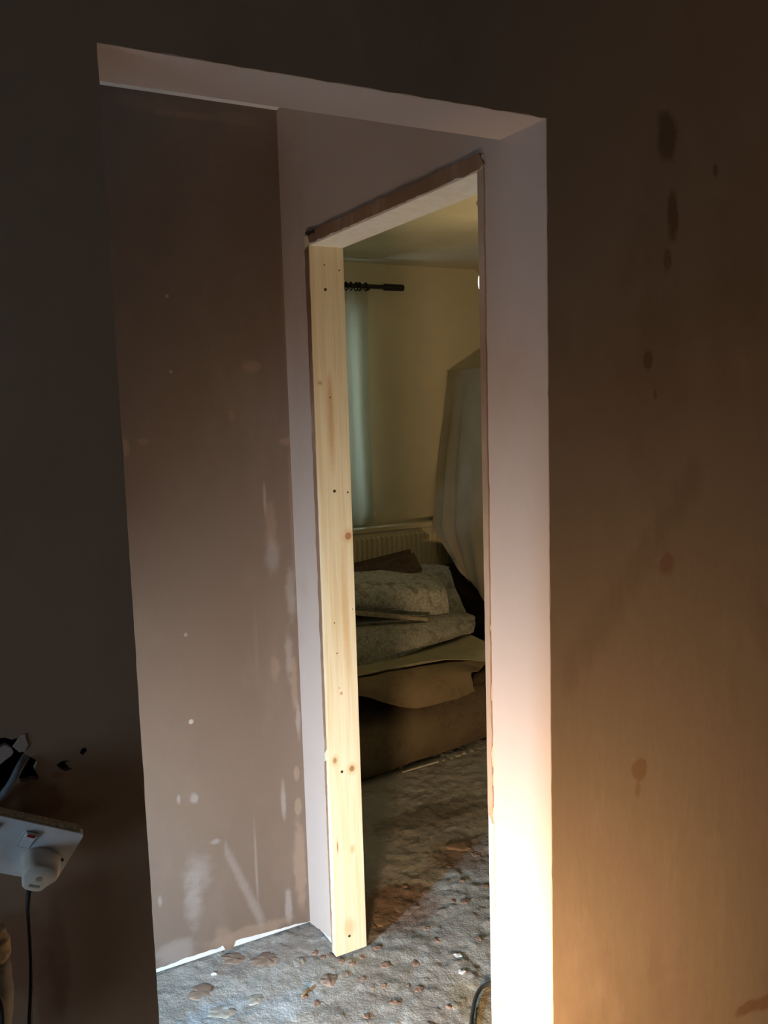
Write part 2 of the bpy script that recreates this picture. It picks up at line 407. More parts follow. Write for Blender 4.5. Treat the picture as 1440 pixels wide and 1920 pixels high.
# passage right wall with the doorway
G = 0.03; GN = 0.018
notch = [(T, 0), (YA-GN, 0), (YA-GN, HD+G), (YB+G, HD+G), (YB+G, 0), (YC, 0), (YC, HC), (T, HC)]
wb = struct('wall_passage_right', poly_prism([notch], W+.016, WB-.004, 'yz'), M_board)
bb = []
for i in range(31):
    y = YB+G+.002+(D-YB-G-.002)*i/30
    bb.append((y, .006+.035*(1-i/30)+.005*mnoise.noise(Vector((y*50, 1, 0)))))
skin = [(T, 0), (YA-GN, 0), (YA-GN, HD+G)] + jag((YA-GN, HD+G), (YB+G, HD+G), 50, .002, 6)[1:] + jag((YB+G, HD+G), (YB+G+.002, bb[0][1]), 60, .003, 7) + bb + [(D, HC), (T, HC)]
poly_prism([skin], W, W+.0155, 'yz').build('plaster_skin', M_reveal, wb)
inner = [(T, 0), (YA-GN, 0), (YA-GN, HD+G), (YB+G, HD+G), (YB+G, 0), (YC, 0), (YC, HC), (T, HC)]
poly_prism([inner], WB-.0035, WB, 'yz').build('inner_skin', M_cream, wb)

# inner room far wall with a window opening behind the curtain, and its other walls
wx0, wx1, wz0, wz1 = 1.05, 2.13, 1.0, 2.15
wc = struct('wall_inner_back', poly_prism([[(WB, 0), (X1, 0), (X1, HC), (WB, HC)], [(wx0, wz0), (wx1, wz0), (wx1, wz1), (wx0, wz1)]], YC, YC+.25), M_cream)
struct('wall_inner_right', MB().box((X1, T, 0), (X1+.1, YC+.25, HC)), M_cream)
struct('wall_inner_front', MB().box((WB, T+.0005, 0), (X1, T+.012, HC)), M_cream)
M_white = simple('white_gloss_paint', (0.72, 0.71, 0.66), .35, .5, vary=.03)
def glass_mat():
    t = NT('window_glass'); tp_ = t.n('ShaderNodeBsdfTransparent'); tp_.inputs[0].default_value = (.93, .96, .97, 1)
    gl = t.n('ShaderNodeBsdfGlossy'); gl.inputs['Roughness'].default_value = .02
    mx = t.n('ShaderNodeMixShader'); mx.inputs[0].default_value = .06
    t.link(tp_.outputs[0], mx.inputs[1]); t.link(gl.outputs[0], mx.inputs[2]); t.link(mx.outputs[0], t.out.inputs[0]); return t.m
M_glass = glass_mat()
fr = MB()
for a, b in (((wx0, wz0), (wx0+.06, wz1)), ((wx1-.06, wz0), (wx1, wz1)), ((wx0, wz0), (wx1, wz0+.06)), ((wx0, wz1-.06), (wx1, wz1)), (((wx0+wx1)/2-.03, wz0), ((wx0+wx1)/2+.03, wz1))):
    fr.box((a[0], YC+.15, a[1]), (b[0], YC+.20, b[1]))
win = struct('window_1', fr, M_white)
for a, b in ((wx0+.06, (wx0+wx1)/2-.03), ((wx0+wx1)/2+.03, wx1-.06)):
    MB().box((a, YC+.172, wz0+.06), (b, YC+.178, wz1-.06)).build('pane', M_glass, win)
MB().box((wx0-.04, YC-.03, wz0-.03), (wx1+.04, YC+.15, wz0)).build('window_sill', M_white, win)

# the front room around the camera and the far end of the passage
M_room = simple('old_room_wall', (0.20, 0.16, 0.12), .8, vary=.1, scale=3)
wl = struct('wall_left', poly_prism([[(Y0, 0), (T, 0), (T, HC), (Y0, HC)], [(-1.15, .25), (-.25, .25), (-.25, 1.15), (-1.15, 1.15)]], X0-.1, X0, 'yz'), M_room)
struct('wall_right', MB().box((X1, Y0, 0), (X1+.1, T-.0005, HC)), M_room)
struct('wall_back', MB().box((X0, Y0-.1, 0), (X1, Y0, HC)), M_room)
struct('wall_passage_left', MB().box((X0-.1, T+.0005, 0), (X0, D+.1, HC)), M_room)

# ------------------------------------------------------------------ pine door lining
def pine(name, knots=()):
    t = NT(name)
    g = t.noise(7, 4, .5, stretch=(9, 9, .35), dist=.25); g2 = t.noise(40, 3, .5, stretch=(9, 9, .12)); g3 = t.noise(2.5, 3, .5, stretch=(2, 2, .6), off=(2, 0, 1))
    c = t.mix(t.ramp(g, .38, .68), (0.80, 0.72, 0.53), (0.72, 0.61, 0.40))
    c = t.mix(t.math('MULTIPLY', t.ramp(g2, .5, .7), .4), c, (0.64, 0.51, 0.31))
    c = t.mix(t.math('MULTIPLY', t.ramp(g3, .5, .75), .35), c, (0.84, 0.79, 0.64))
    nz = t.noise(60, 3)
    for (p, r, rz, col, k) in knots:
        c = t.mix(t.math('MULTIPLY', t.blob(p, (r*1.9, .05, rz*2.0), nz, .3, .5), .5), c, (0.66, 0.42, 0.22))
        c = t.mix(t.math('MULTIPLY', t.blob(p, (r, .05, rz), nz, .25, .2), k), c, col)
    return t.fin(c, .55, t.bump(g2, .06, .002), .3)
def onj(px, py): return at(px, py, 1, YB)
kn = []
for (px, py, r, rz, col, k) in [(653, 1005, .0095, .0105, (.42, .19, .09), .9), (628, 1426, .006, .008, (.35, .2, .08), .8), (660, 1441, .008, .009, (.36, .18, .07), .9), (619, 742, .004, .03, (.60, .40, .2), .6), (621, 800, .006, .06, (.6, .42, .22), .55),
                             (633, 1588, .002, .016, (.36, .22, .1), .9), (655, 1738, .010, .014, (.66, .5, .28), .6), (648, 1150, .006, .09, (.64, .48, .26), .5), (600, 718, .005, .004, (.45, .32, .18), .7), (640, 1300, .003, .003, (.4, .25, .12), .8), (661, 1592, .004, .007, (.62, .46, .26), .7)]:
    kn.append((onj(px, py), r, rz, col, k))
M_pine = pine('pine', kn)
dl = empty('door_1', 'raw pine door lining with screw holes in the passage doorway', None, None, 'structure')
lin = MB().box((W-.004, YB, .004), (WB, YB+G-.001, HD+G-.001)).build('jamb', M_pine, dl, bevel=.0015)
MB().box((W-.002, YA-GN+.001, .004), (WB, YA, HD+G-.001)).build('jamb', M_pine, dl, bevel=.0015)
M_pineh = simple('bounce_lit_pine', (0.83, 0.84, 0.81), .6, vary=.05, scale=40)  # paler and cooler than the jamb pine, bounced daylight put into its colour
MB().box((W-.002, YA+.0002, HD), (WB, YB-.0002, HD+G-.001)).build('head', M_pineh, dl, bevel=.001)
M_hole = simple('dark_screw', (0.05, 0.035, 0.025), .6, vary=.3)
for (px, py, r) in [(610, 543, .0042), (627, 921, .0042), (641, 1447, .0042), (655, 1755, .0042), (636, 507, .0022), (608, 497, .002), (619, 745, .002), (652, 923, .0026), (632, 1225, .0018), (627, 1168, .0018), (661, 1142, .0015), (636, 1290, .0015)]:
    p = onj(px, py)
    MB().lathe([(r, -.0006), (r, .001)], (p.x, YB, p.z), 12, (0, 1, 0)).build('screw', M_hole, dl)
settle(dl, (W+TB/2, (YA+YB)/2, 0))
# rough brown plaster smeared over the lining edges: one piece along the head, one along each jamb
def smear(name, loop, x0, x1): return poly_prism([loop], x0, x1, 'yz').build(name, M_patch, wb)
smear('plaster_band', jag((YA-.004, HD+.004), (YB+.01, HD+.006), 60, .004, 11)+jag((YB+.012, HD+G+.005), (YA-.022, HD+G+.002), 60, .006, 12)+[(YA-.022, HD+.01)], W-.0045, W+.001)
poly_prism([jag((YA-.0003, HD), (YA-.0015, .75), 80, .0008, 13)+jag((YA-.017, .75), (YA-.020, HD+.02), 80, .0025, 14)], W-.0035, W+.001, 'yz').build('plaster_band', M_band, wb)
smear('plaster_band', jag((YB+.004, HD), (YB+.012, .62), 80, .003, 15)+jag((YB+.026, .62), (YB+.030, HD+.01), 80, .004, 16), W-.0052, W+.001)
smear('plaster_band', jag((YB+.018, .6), (YB+.024, .02), 80, .002, 25)+jag((YB+.029, .02), (YB+.030, .6), 80, .003, 26), W-.0052, W+.001)
hb = [at(*p, 0, W-.001) for p in [(575, 436), (580, 433), (587, 434), (592, 431), (591, 438), (586, 437), (583, 442), (577, 441)]]
poly_prism([[(p.y, p.z) for p in hb]], W-.006, W-.0005, 'yz').build('dark_gap', M_dark, wb)

# ------------------------------------------------------------------ work lights (below and beside the frame)
M_yellow = simple('yellow_enamel', (0.62, 0.42, 0.05), .45, .4)
M_rubber = simple('black_rubber', (0.018, 0.018, 0.02), .6, .3, bump=.1)
M_alu = simple('bright_reflector', (0.7, 0.7, 0.68), .25, .5, 1.0, vary=.05)
def work_light(label, loc, aim, color, power, sx, sy, mat, spread=150):
    """floodlight on a low tubular stand; loc is the middle of the lamp face"""
    d = Vector(aim).normalized(); loc = Vector(loc)
    q = d.to_track_quat('-Z', 'Y').to_matrix().to_4x4(); Mx = Matrix.Translation(loc) @ q
    root = empty('work_light', label, 'lamp')
    b = MB(); a = sx/2+.02; c = sy/2+.02          # open-fronted housing, the face looks along -Z
    b.box((-a, -c, .012), (a, c, .06)).box((-a, -c, -.004), (-a+.012, c, .0119)).box((a-.012, -c, -.004), (a, c, .0119)).box((-a+.012, -c, -.004), (a-.012, -c+.012, .0119)).box((-a+.012, c-.012, -.004), (a-.012, c, .0119))
    b.build('housing', mat, root, bevel=.003, M=Mx)
    MB().box((-sx/2-.006, -sy/2-.006, .006), (sx/2+.006, sy/2+.006, .0118)).build('reflector', M_alu, root, M=Mx)
    yaw = math.atan2(d.y, d.x); R = Matrix.Translation((loc.x, loc.y, 0)) @ Matrix.Rotation(yaw, 4, 'Z')
    h = loc.z; hw = a+.012
    MB().tube(catmull([(-.04, -hw, h), (-.05, -hw, .12), (-.05, -hw, .03), (.02, -hw, .012), (.14, -hw, .012), (.16, 0, .012), (.14, hw, .012), (.02, hw, .012), (-.05, hw, .03), (-.05, hw, .12), (-.04, hw, h)], 6), .009, 8).build('stand', M_black, root, True, M=R)
    MB().tube(catmull([(-.05, -a*.6, h+c), (-.06, -a*.5, h+c+.06), (-.06, a*.5, h+c+.06), (-.05, a*.6, h+c)], 6), .008, 8).build('handle', M_rubber, root, True, M=R)
    settle(root, (loc.x, loc.y, 0))
    area_light('work_light_beam', loc + d*.001, d, sx, sy, power, color, spread)
    return root
work_light('yellow halogen work light on a tubular floor stand', (-.01, -.25, .31), (0.90, 0.43, 0.02), (1.0, 0.66, 0.36), P_HALOGEN, .14, .10, M_yellow, 140)
work_light('black work light on a tubular stand inside the passage', (-.60, .225, .42), (1.0, 0.28, -0.40), (0.45, 0.75, 1.0), P_LED, .09, .09, M_rubber, 132)

# ------------------------------------------------------------------ loose double socket, plug and cables
M_plate = NT('dusty_white_plastic'); _n = M_plate.noise(18, 4); M_plate = M_plate.fin(M_plate.mix(M_plate.ramp(_n, .45, .75), (0.72, 0.77, 0.82), (0.60, 0.58, 0.52)), .4, None, .5)
M_plug = NT('dusty_plug_plastic'); _n = M_plug.noise(55, 4); M_plug = M_plug.fin(M_plug.mix(M_plug.ramp(_n, .58, .72), (0.66, 0.63, 0.56), (0.42, 0.40, 0.36)), .5, None, .4)
M_edge = simple('dull_olive', (0.40, 0.36, 0.26), .85, vary=.3, scale=200, bump=.3)
M_red = simple('red_marker', (0.35, 0.01, 0.012), .5)
TRC = Vector((-.094, -.060, 1.055)); BRC = Vector((-.132, -.030, .984))     # right corners of the loose plate
ex = Vector((.883, .022, -.469)).normalized(); ez = (TRC-BRC).normalized(); ex = (ex-ez*ex.dot(ez)).normalized(); ey = ez.cross(ex)
ph = .086; PW = .146; YS = -.045
MPL = Matrix(((ex.x, ey.x, ez.x, BRC.x), (ex.y, ey.y, ez.y, BRC.y), (ex.z, ey.z, ez.z, BRC.z), (0, 0, 0, 1)))
def pl(u, v, y): return MPL @ Vector((u, y, v))
def in_plate(px, py):
    d = ray(px, py); k = (BRC-CAM).dot(ey)/d.dot(ey); p = CAM+d*k-BRC; return p.dot(ex), p.dot(ez)
so = empty('double_socket', 'loose tilted white double wall socket hanging from the front wall', 'socket')
r = .006
def rrect(x0, z0, x1, z1, r, n=5):
    out = []
    for cx, cz, a0 in ((x1-r, z1-r, 0), (x0+r, z1-r, 90), (x0+r, z0+r, 180), (x1-r, z0+r, 270)):
        for k in range(n+1):
            a = math.radians(a0+90*k/n); out.append((cx+r*math.cos(a), cz+r*math.sin(a)))
    return out
poly_prism([rrect(-PW, 0, 0, ph, .005)], 0, .010).build('faceplate', M_plate, so, bevel=.0015, M=MPL)
poly_prism([rrect(-PW+.003, .003, -.003, ph-.003, .004)], .0101, .020).build('back_box', M_edge, so, M=MPL)
poly_prism([jag((-PW, ph-.001), (-.006, ph-.001), 70, .001, 31)+jag((-.006, ph+.0015), (-PW, ph+.0015), 70, .0016, 32)], .0025, .0108).build('warm_lit_edge', M_edge, so, M=MPL)  # olive strip on the plate's top edge, warm light put into its colour
# rocker switches: dark slot, tilted rocker, red mark
uc, vc = in_plate(52, 1574)
def rocker(uc, vc):
    MB().box((uc-.0082, -.0003, vc-.0135), (uc+.0082, .004, vc+.0135)).build('switch_slot', M_edge, so, M=MPL)
    rk = MB(); x0, x1, z0, z1 = uc-.0072, uc+.0072, vc-.0125, vc+.0125
    rk.add([(x0, -.0008, z0), (x1, -.0008, z0), (x1, -.0052, z1), (x0, -.0052, z1), (x0, .003, z0), (x1, .003, z0), (x1, .003, z1), (x0, .003, z1), (x0, -.0022, (z0+z1)/2), (x1, -.0022, (z0+z1)/2)],
           [(0, 1, 9, 8), (8, 9, 2, 3), (4, 7, 6, 5), (0, 4, 5, 1), (3, 2, 6, 7), (0, 8, 3, 7, 4), (1, 5, 6, 2, 9)])
    o = rk.build('switch_rocker', M_plate, so, M=MPL); o['label'] = 'white rocker with red mark'
    MB().box((uc-.0050, -.0058, vc+.0085), (uc+.0050, -.0040, vc+.0122)).build('red_mark', M_red, o, M=MPL)
rocker(uc, vc); rocker(uc-.052, vc)
uh, vh = in_plate(116, 1612)
MB().lathe([(.0026, -.0006), (.0026, .0006)], (uh, 0, vh), 12, (0, 1, 0)).build('screw', M_hole, so, M=MPL)
settle(so, pl(-PW/2, 0, .01))

# plug: shaped body pushed into the right-hand socket, flex leaving downwards
pg = empty('plug', 'dusty white mains plug pushed into the tilted double socket', 'plug')
up, vp = in_plate(73, 1617)
prof = [(-.024, .002), (-.0245, .012), (-.0185, .0225), (-.006, .026), (.006, .026), (.0185, .0225), (.0245, .012), (.024, .002), (.017, -.011), (.0105, -.0215), (-.0105, -.0215), (-.017, -.011)]
secs = [(0, 1.0), (-.020, .97), (-.024, .94), (-.0275, .86), (-.029, .80)]
PY = catmull([Vector((p[0], p[1], 0)) for p in prof+prof[:1]], 3)[:-1]
n = len(PY); vs = []; fs = []
for (y, s) in secs:
    for p in PY: vs.append((up+p.x*s, y-.0002, vp+(p.y-.002)*s*1.0))
for i in range(len(secs)-1):
    for k in range(n): fs.append((i*n+k, i*n+(k+1) % n, (i+1)*n+(k+1) % n, (i+1)*n+k))
fs.append(tuple(range(n-1, -1, -1))); fs.append(tuple((len(secs)-1)*n+k for k in range(n)))
pbd = MB().add(vs, fs).build('plug_body', M_plug, pg, True, M=MPL)
MB().lathe([(.004, -.0003), (.004, .0006)], (up, -.0293, vp), 14, (0, 1, 0)).build('cover_screw', M_edge, pbd, M=MPL)
MB().box((up-.008, -.0296, vp-.014), (up+.006, -.0286, vp-.010)).build('embossed_mark', M_edge, pbd, M=MPL)
c0 = MPL @ Vector((up, -.010, vp-.021))
def onc(px, py, y): return at(px, py, 1, y)
M_flex = simple('black_flex', (0.012, 0.014, 0.018), .5, .35)
flx = [c0, onc(53, 1690, YS-.006), onc(57, 1760, YS+.004), onc(59, 1830, YS+.012), onc(56, 1915, YS+.015), onc(54, 2000, YS+.012)]
MB().tube(catmull(flx, 8), .0032, 10).build('flex', M_flex, pg, True)
settle(pg, MPL @ Vector((up, 0, vp-.022)))

M_grey = simple('grey_cable_sheath', (0.20, 0.23, 0.27), .5, .35, vary=.25, scale=60)
cb = MB().tube(catmull([at(58, 1404, 1, .05), at(49, 1418, 1, .012), at(36, 1440, 1, -.006), at(22, 1467, 1, -.010), at(6, 1490, 1, -.010), at(-25, 1520, 1, -.006), at(-50, 1560, 1, .0)-Vector((0, .012, 0))], 8), .0052, 10).build('loose_cable', M_grey, None, True)
tag(cb, 'grey cable coming out of the broken hole in the wall', 'cable')

# plaster-caked tool standing against the wall at the frame's lower left
M_tan = simple('dried_plaster_crust', (0.42, 0.31, 0.19), .85, vary=.3, scale=90, bump=.5)
M_olive = simple('grey_plastic_grip', (0.21, 0.19, 0.14), .6, vary=.15)
tl = empty('plastering_tool', 'plaster-caked tool with grey grip leaning below the loose socket', 'tool')
YT = -.05
def tp(px, py, d=0): return at(px, py, 1, YT+d)
MB().tube(catmull([tp(-22, 1732), tp(-14, 1745), tp(-11, 1765), tp(-10, 1785), tp(-11, 1803)], 6), [.006]*2+[.011]*4+[.016]*5+[.019]*6+[.0195]*4+[.0165]*4, 14).build('plaster_crust', M_tan, tl, True)
MB().tube(catmull([tp(-9, 1800), tp(-9, 1815), tp(-7, 1850), tp(-8, 1890), tp(-12, 1930), tp(-14, 2000)], 5), [.0165]*2+[.018]*3+[.0195]*5+[.021]*5+[.0215]*6+[.020]*5, 14).build('grip', M_olive, tl, True)
MB().tube(catmull([tp(-8, 1862, -.017), tp(0, 1880, -.019), tp(4, 1900, -.0195), tp(5, 1930, -.019)], 6), .0045, 8).build('grip_groove', M_black, tl, True)
settle(tl, tp(-14, 2000))

# ------------------------------------------------------------------ inner room: curtain, pole, radiator
YP = YC-.09
cp = empty('curtain_pole', 'black metal curtain pole with rings and bracket on the cream wall', 'curtain pole')
pa = at(640, 534, 1, YP); pb = at(755, 540, 1, YP); zp = pb.z
MB().tube([(1.0, YP, zp), (pb.x-.11, YP, zp)], .0125, 14).build('pole', M_black, cp, True)
MB().lathe([(.018, 0), (.0195, .004), (.0195, .122), (.0175, .128)], (pb.x-.125, YP, zp), 18, (1, 0, 0)).build('finial', M_black, cp, True)
xb = at(690, 545, 1, YP).x
MB().tube([(xb, YC-.001, zp-.03), (xb, YC-.05, zp-.028), (xb, YP+.004, zp-.016), (xb, YP-.012, zp-.014)], [.010, .009, .009, .008], 10).lathe([(.024, 0), (.024, .008)], (xb, YC-.008, zp-.03), 16, (0, 1, 0)).build('bracket', M_black, cp, True)
for i, dx in enumerate((-.015, -.055, -.075, -.11, -.14, -.19, -.26)):
    x = xb+dx; pts = [(x, YP+.022*math.cos(a), zp+.022*math.sin(a)-.004) for a in [2*math.pi*k/20 for k in range(21)]]
    MB().tube(pts, .004, 8).build('ring', M_black, cp, True)
settle(cp, (1.6, YC-.05, zp-.03))
def curtain_mat():
    t = NT('thin_cream_curtain'); n = t.noise(30, 3, stretch=(1, 1, .2))
    c = t.mix(t.ramp(n, .3, .7), (0.60, 0.55, 0.35), (0.66, 0.62, 0.44))
    t.fin(c, .85, t.bump(t.noise(160, 2), .15, .002), .1)
    tr_ = t.n('ShaderNodeBsdfTranslucent'); tr_.inputs[0].default_value = (.60, .60, .50, 1)
    mx = t.n('ShaderNodeMixShader'); mx.inputs[0].default_value = .5
    t.link(t.b.outputs[0], mx.inputs[1]); t.link(tr_.outputs[0], mx.inputs[2]); t.link(mx.outputs[0], t.out.inputs[0]); return t.m
xr = at(700, 800, 1, YP).x
rows = []
for z in (zp-.02, zp-.05, 2.1, 1.7, 1.3, 1.0, .935):
    row = []
    nn = 64
    for i in range(nn):
        u = i/(nn-1); x = .98+(xr-.012-.98)*u
        am = .008+.016*min(1, (zp-z)*3)
        row.append((x + (0.01*math.sin(3*z) if u > .9 else 0), YP+.01+am*math.sin(u*53+.6*z), z))
    rows.append(row)
cu = sheet_mesh(rows, 2, 4, .0012).build('curtain', curtain_mat(), None, True)
tag(cu, 'thin cream curtain hanging from the black pole over the window', 'curtain')

M_rad = simple('cream_radiator_enamel', (0.60, 0.54, 0.36), .4, .45, vary=.04)
rd = empty('radiator', 'cream ribbed panel radiator on the far wall behind the carpet pile', 'radiator')
rt = at(815, 978, 1, YC-.11); rx1 = 2.64; rx0 = 1.35; zt = rt.z
MB().box((rx0, YC-.11, zt-.028), (rx1, YC-.03, zt)).build('top_grille', M_rad, rd, bevel=.004)
for a_ in (rx0, rx1-.012): MB().box((a_, YC-.108, zt-.6), (a_+.012, YC-.032, zt-.029)).build('side_panel', M_rad, rd)
MB().box((rx0+.013, YC-.100, zt-.6), (rx1-.013, YC-.05, zt-.029)).build('panel', M_rad, rd)
me = None
k = 0; x = rx0+.03
while x < rx1-.03:
    if me is None:
        rb = MB().add([(-.010, 0, 0), (-.005, -.011, .012), (.005, -.011, .012), (.010, 0, 0), (-.010, 0, .52), (-.005, -.011, .508), (.005, -.011, .508), (.010, 0, .52)], [(0, 1, 2, 3), (0, 4, 5, 1), (1, 5, 6, 2), (2, 6, 7, 3), (4, 7, 6, 5), (0, 3, 7, 4)]).build('rib', M_rad, rd)
        me = rb
    else:
        rb = me.copy(); COL.objects.link(rb)
    rb.location = (x, YC-.1001, zt-.575); x += .0333
for a_ in (rx0+.2, rx1-.24): MB().box((a_, YC-.049, zt-.5), (a_+.04, YC-.0005, zt-.1)).build('wall_bracket', M_rad, rd)
settle(rd, ((rx0+rx1)/2, YC-.07, zt-.6))

# ------------------------------------------------------------------ ceiling light of the inner room
M_brass = simple('polished_brass', (0.75, 0.52, 0.18), .25, .5, 1.0, vary=.1)
cl = empty('ceiling_light', 'brass ceiling light with glowing candle bulbs half hidden by the door lining', 'ceiling light')
lc = Vector((2.040, 1.815, HC))
M_rose = simple('aged_white_rose', (0.50, 0.47, 0.40), .7, vary=.1)
MB().lathe([(.15, 0), (.145, -.012), (.11, -.02), (.07, -.03), (.05, -.045), (.02, -.05)], lc-Vector((0, 0, .0005)), 28).build('ceiling_rose', M_rose, cl, True)
MB().tube([lc-Vector((0, 0, .048)), lc-Vector((0, 0, .24))], .006, 10).lathe([(.008, 0), (.03, -.02), (.038, -.045), (.025, -.075), (.008, -.095)], lc-Vector((0, 0, .20)), 16).build('stem', M_brass, cl, True)
bt = NT('glowing_bulb'); bt.b.inputs['Emission Color'].default_value = (1, .80, .50, 1); bt.b.inputs['Emission Strength'].default_value = 12
M_bulb = bt.fin((1, .9, .7), .3)
for k in range(5):
    a = math.radians(151+72*k); dv = Vector((math.cos(a), math.sin(a), 0))
    b0 = lc-Vector((0, 0, .265)); tip = b0+dv*.135-Vector((0, 0, .012))
    am_ = MB().tube(catmull([b0+dv*.02, b0+dv*.06+Vector((0, 0, .02)), b0+dv*.115+Vector((0, 0, .022)), tip], 6), .0045, 8).lathe([(.005, .004), (.018, 0), (.020, -.006), (.012, -.008), (.010, -.020)], tip, 14).build('arm', M_brass, cl, True)
    MB().lathe([(.008, 0), (.0105, -.012), (.012, -.03), (.010, -.052), (.005, -.068), (.001, -.074)], tip-Vector((0, 0, .0205)), 14).build('bulb', M_bulb, am_, True)
    pt = bpy.data.lights.new('candle_bulb_light', 'POINT'); pt.energy = P_BULB; pt.color = (1, .76, .42); pt.shadow_soft_size = .02
    po = bpy.data.objects.new('candle_bulb_light', pt); COL.objects.link(po); po.location = tip-Vector((0, 0, .118))
settle(cl, lc-Vector((0, 0, .4)))

# ------------------------------------------------------------------ heap of old carpet and boards
def carpet(name, a, b, c, scale=70, warm=None):
    t = NT(name); n = t.noise(scale, 5, .7); n2 = t.noise(scale*.28, 4, .6, off=(3, 0, 0)); n3 = t.noise(4, 3)
    col = t.mix(t.ramp(n, .38, .62), a, b); col = t.mix(t.math('MULTIPLY', t.ramp(n2, .5, .68), .7), col, c)
    if warm: col = t.mix(t.ramp(n3, .4, .65), col, warm)
    return t.fin(col, .95, t.bump(n, .45, .003), .05)
M_felt = carpet('speckled_grey_felt', (0.52, 0.51, 0.43), (0.33, 0.325, 0.27), (0.16, 0.155, 0.125), 75)
M_felt2 = carpet('worn_grey_felt', (0.42, 0.41, 0.34), (0.29, 0.28, 0.23), (0.17, 0.16, 0.13), 75)
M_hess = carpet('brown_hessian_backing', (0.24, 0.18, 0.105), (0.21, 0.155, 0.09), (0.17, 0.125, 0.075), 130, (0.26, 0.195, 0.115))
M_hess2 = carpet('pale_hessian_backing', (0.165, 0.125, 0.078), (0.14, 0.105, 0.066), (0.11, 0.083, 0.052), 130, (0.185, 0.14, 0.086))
M_gap = simple('gap_black', (0.010, 0.007, 0.005), .9, .05)
M_wood = simple('dark_stained_wood', (0.07, 0.042, 0.025), .6, vary=.3)
M_batten = simple('dusty_batten', (0.34, 0.28, 0.19), .7, vary=.25)
def PY_(px, py, y): return at(px, py, 1, y)
yf = lambda x: 2.013+(x-1.362)*.153
# lower folded carpet, resting on the floor
xs = [1.10, 1.42, 1.70, 1.95, 2.20, 2.42]; hs = [.20, .225, .27, .285, .28, .26]
rows = [[(x, yf(x)+.75, h*.85) for x, h in zip(xs, hs)], [(x, yf(x)+.28, h) for x, h in zip(xs, hs)], [(x, yf(x)+.10, h-.015) for x, h in zip(xs, hs)], [(x, yf(x)+.015, h*.66) for x, h in zip(xs, hs)],
        [(x, yf(x)-.015, h*.33) for x, h in zip(xs, hs)], [(x, yf(x)+.012, .016) for x, h in zip(xs, hs)]]
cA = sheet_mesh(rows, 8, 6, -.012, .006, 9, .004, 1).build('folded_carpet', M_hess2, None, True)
tag(cA, 'brown backed carpet folded on the bare floor at the bottom of the heap', 'carpet')
# upper flap of hessian carpet
px = [560, 675, 770, 850, 885]
def rowp(lst, y): return [PY_(p, q, yy) for (p, q), yy in zip(lst, y)]
rows = [[(1.12, 2.8, .44), (1.5, 2.8, .44), (1.8, 2.82, .43), (2.08, 2.85, .42), (2.24, 2.86, .42)],
        rowp([(560, 1290), (675, 1267), (770, 1248), (850, 1232), (915, 1217)], [2.30, 2.28, 2.28, 2.30, 2.32]),
        rowp([(560, 1294), (675, 1272), (770, 1254), (850, 1243), (905, 1250)], [2.19, 2.19, 2.19, 2.205, 2.215]),
        rowp([(560, 1300), (675, 1286), (770, 1290), (845, 1268), (884, 1262)], [2.12, 2.11, 2.10, 2.12, 2.14]),
        rowp([(560, 1296), (675, 1304), (770, 1328), (850, 1312), (891, 1296)], [2.10, 2.09, 2.075, 2.09, 2.12])]
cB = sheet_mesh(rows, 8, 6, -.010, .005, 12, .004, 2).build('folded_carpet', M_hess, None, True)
tag(cB, 'brown carpet with a curled ragged edge lying on the lowest folded carpet', 'carpet')
rows = [[(1.12, 2.75, .455), (1.5, 2.75, .455), (1.8, 2.75, .445), (2.08, 2.75, .44), (2.24, 2.75, .44)],
        rowp([(560, 1284), (675, 1261), (770, 1242), (850, 1226), (920, 1210)], [2.32, 2.30, 2.30, 2.32, 2.34]),
        rowp([(560, 1288), (675, 1265.5), (755, 1248), (840, 1236), (918, 1240)], [2.20, 2.20, 2.20, 2.215, 2.215])]
cP = sheet_mesh(rows, 8, 6, -.003, .001, 12, .002, 12).build('pale_sheet', simple('pale_tan', (0.42, 0.38, 0.24), .85, vary=.12, scale=8), None, True)  # thin pale layer along the crest of the brown carpet
tag(cP, 'thin pale sheet lying between the grey underlay and the curled brown carpet', 'card')
# lower grey felt fold
rows = [[(1.25, 3.0, .52), (1.6, 3.0, .52), (1.95, 3.0, .51), (2.2, 3.0, .50), (2.36, 2.98, .48)],
        rowp([(560, 1190), (670, 1172), (770, 1160), (850, 1150), (884, 1152)], [2.55, 2.55, 2.56, 2.58, 2.60]),
        rowp([(560, 1215), (670, 1190), (770, 1182), (850, 1168), (890, 1164)], [2.44, 2.43, 2.44, 2.48, 2.52]),
        rowp([(560, 1250), (672, 1225), (770, 1208), (850, 1186), (890, 1174)], [2.39, 2.38, 2.39, 2.44, 2.50]),
        rowp([(560, 1285), (674, 1257), (750, 1232), (830, 1203), (887, 1186)], [2.38, 2.37, 2.38, 2.44, 2.50])]
cC = sheet_mesh(rows, 8, 6, -.014, .004, 14, .003, 3).build('felt_underlay', M_felt2, None, True)
tag(cC, 'wide grey speckled underlay folded over under the batten', 'underlay')
# big grey layer behind
rows = [rowp([(560, 1072), (670, 1066), (760, 1060), (812, 1058), (843, 1062)], [3.12, 3.12, 3.12, 3.10, 3.06]),
        rowp([(560, 1085), (670, 1080), (760, 1074), (815, 1078), (850, 1090)], [2.98, 2.98, 2.98, 2.97, 2.94]),
        rowp([(560, 1110), (670, 1105), (760, 1100), (825, 1110), (862, 1122)], [2.84, 2.84, 2.84, 2.82, 2.80]),
        rowp([(560, 1150), (670, 1145), (760, 1140), (840, 1148), (880, 1158)], [2.70, 2.70, 2.70, 2.68, 2.66])]
cF = sheet_mesh(rows, 8, 6, -.014, .004, 14, .003, 4).build('felt_underlay', M_felt2, None, True)
tag(cF, 'grey underlay sloping up at the back of the heap by the radiator', 'underlay')
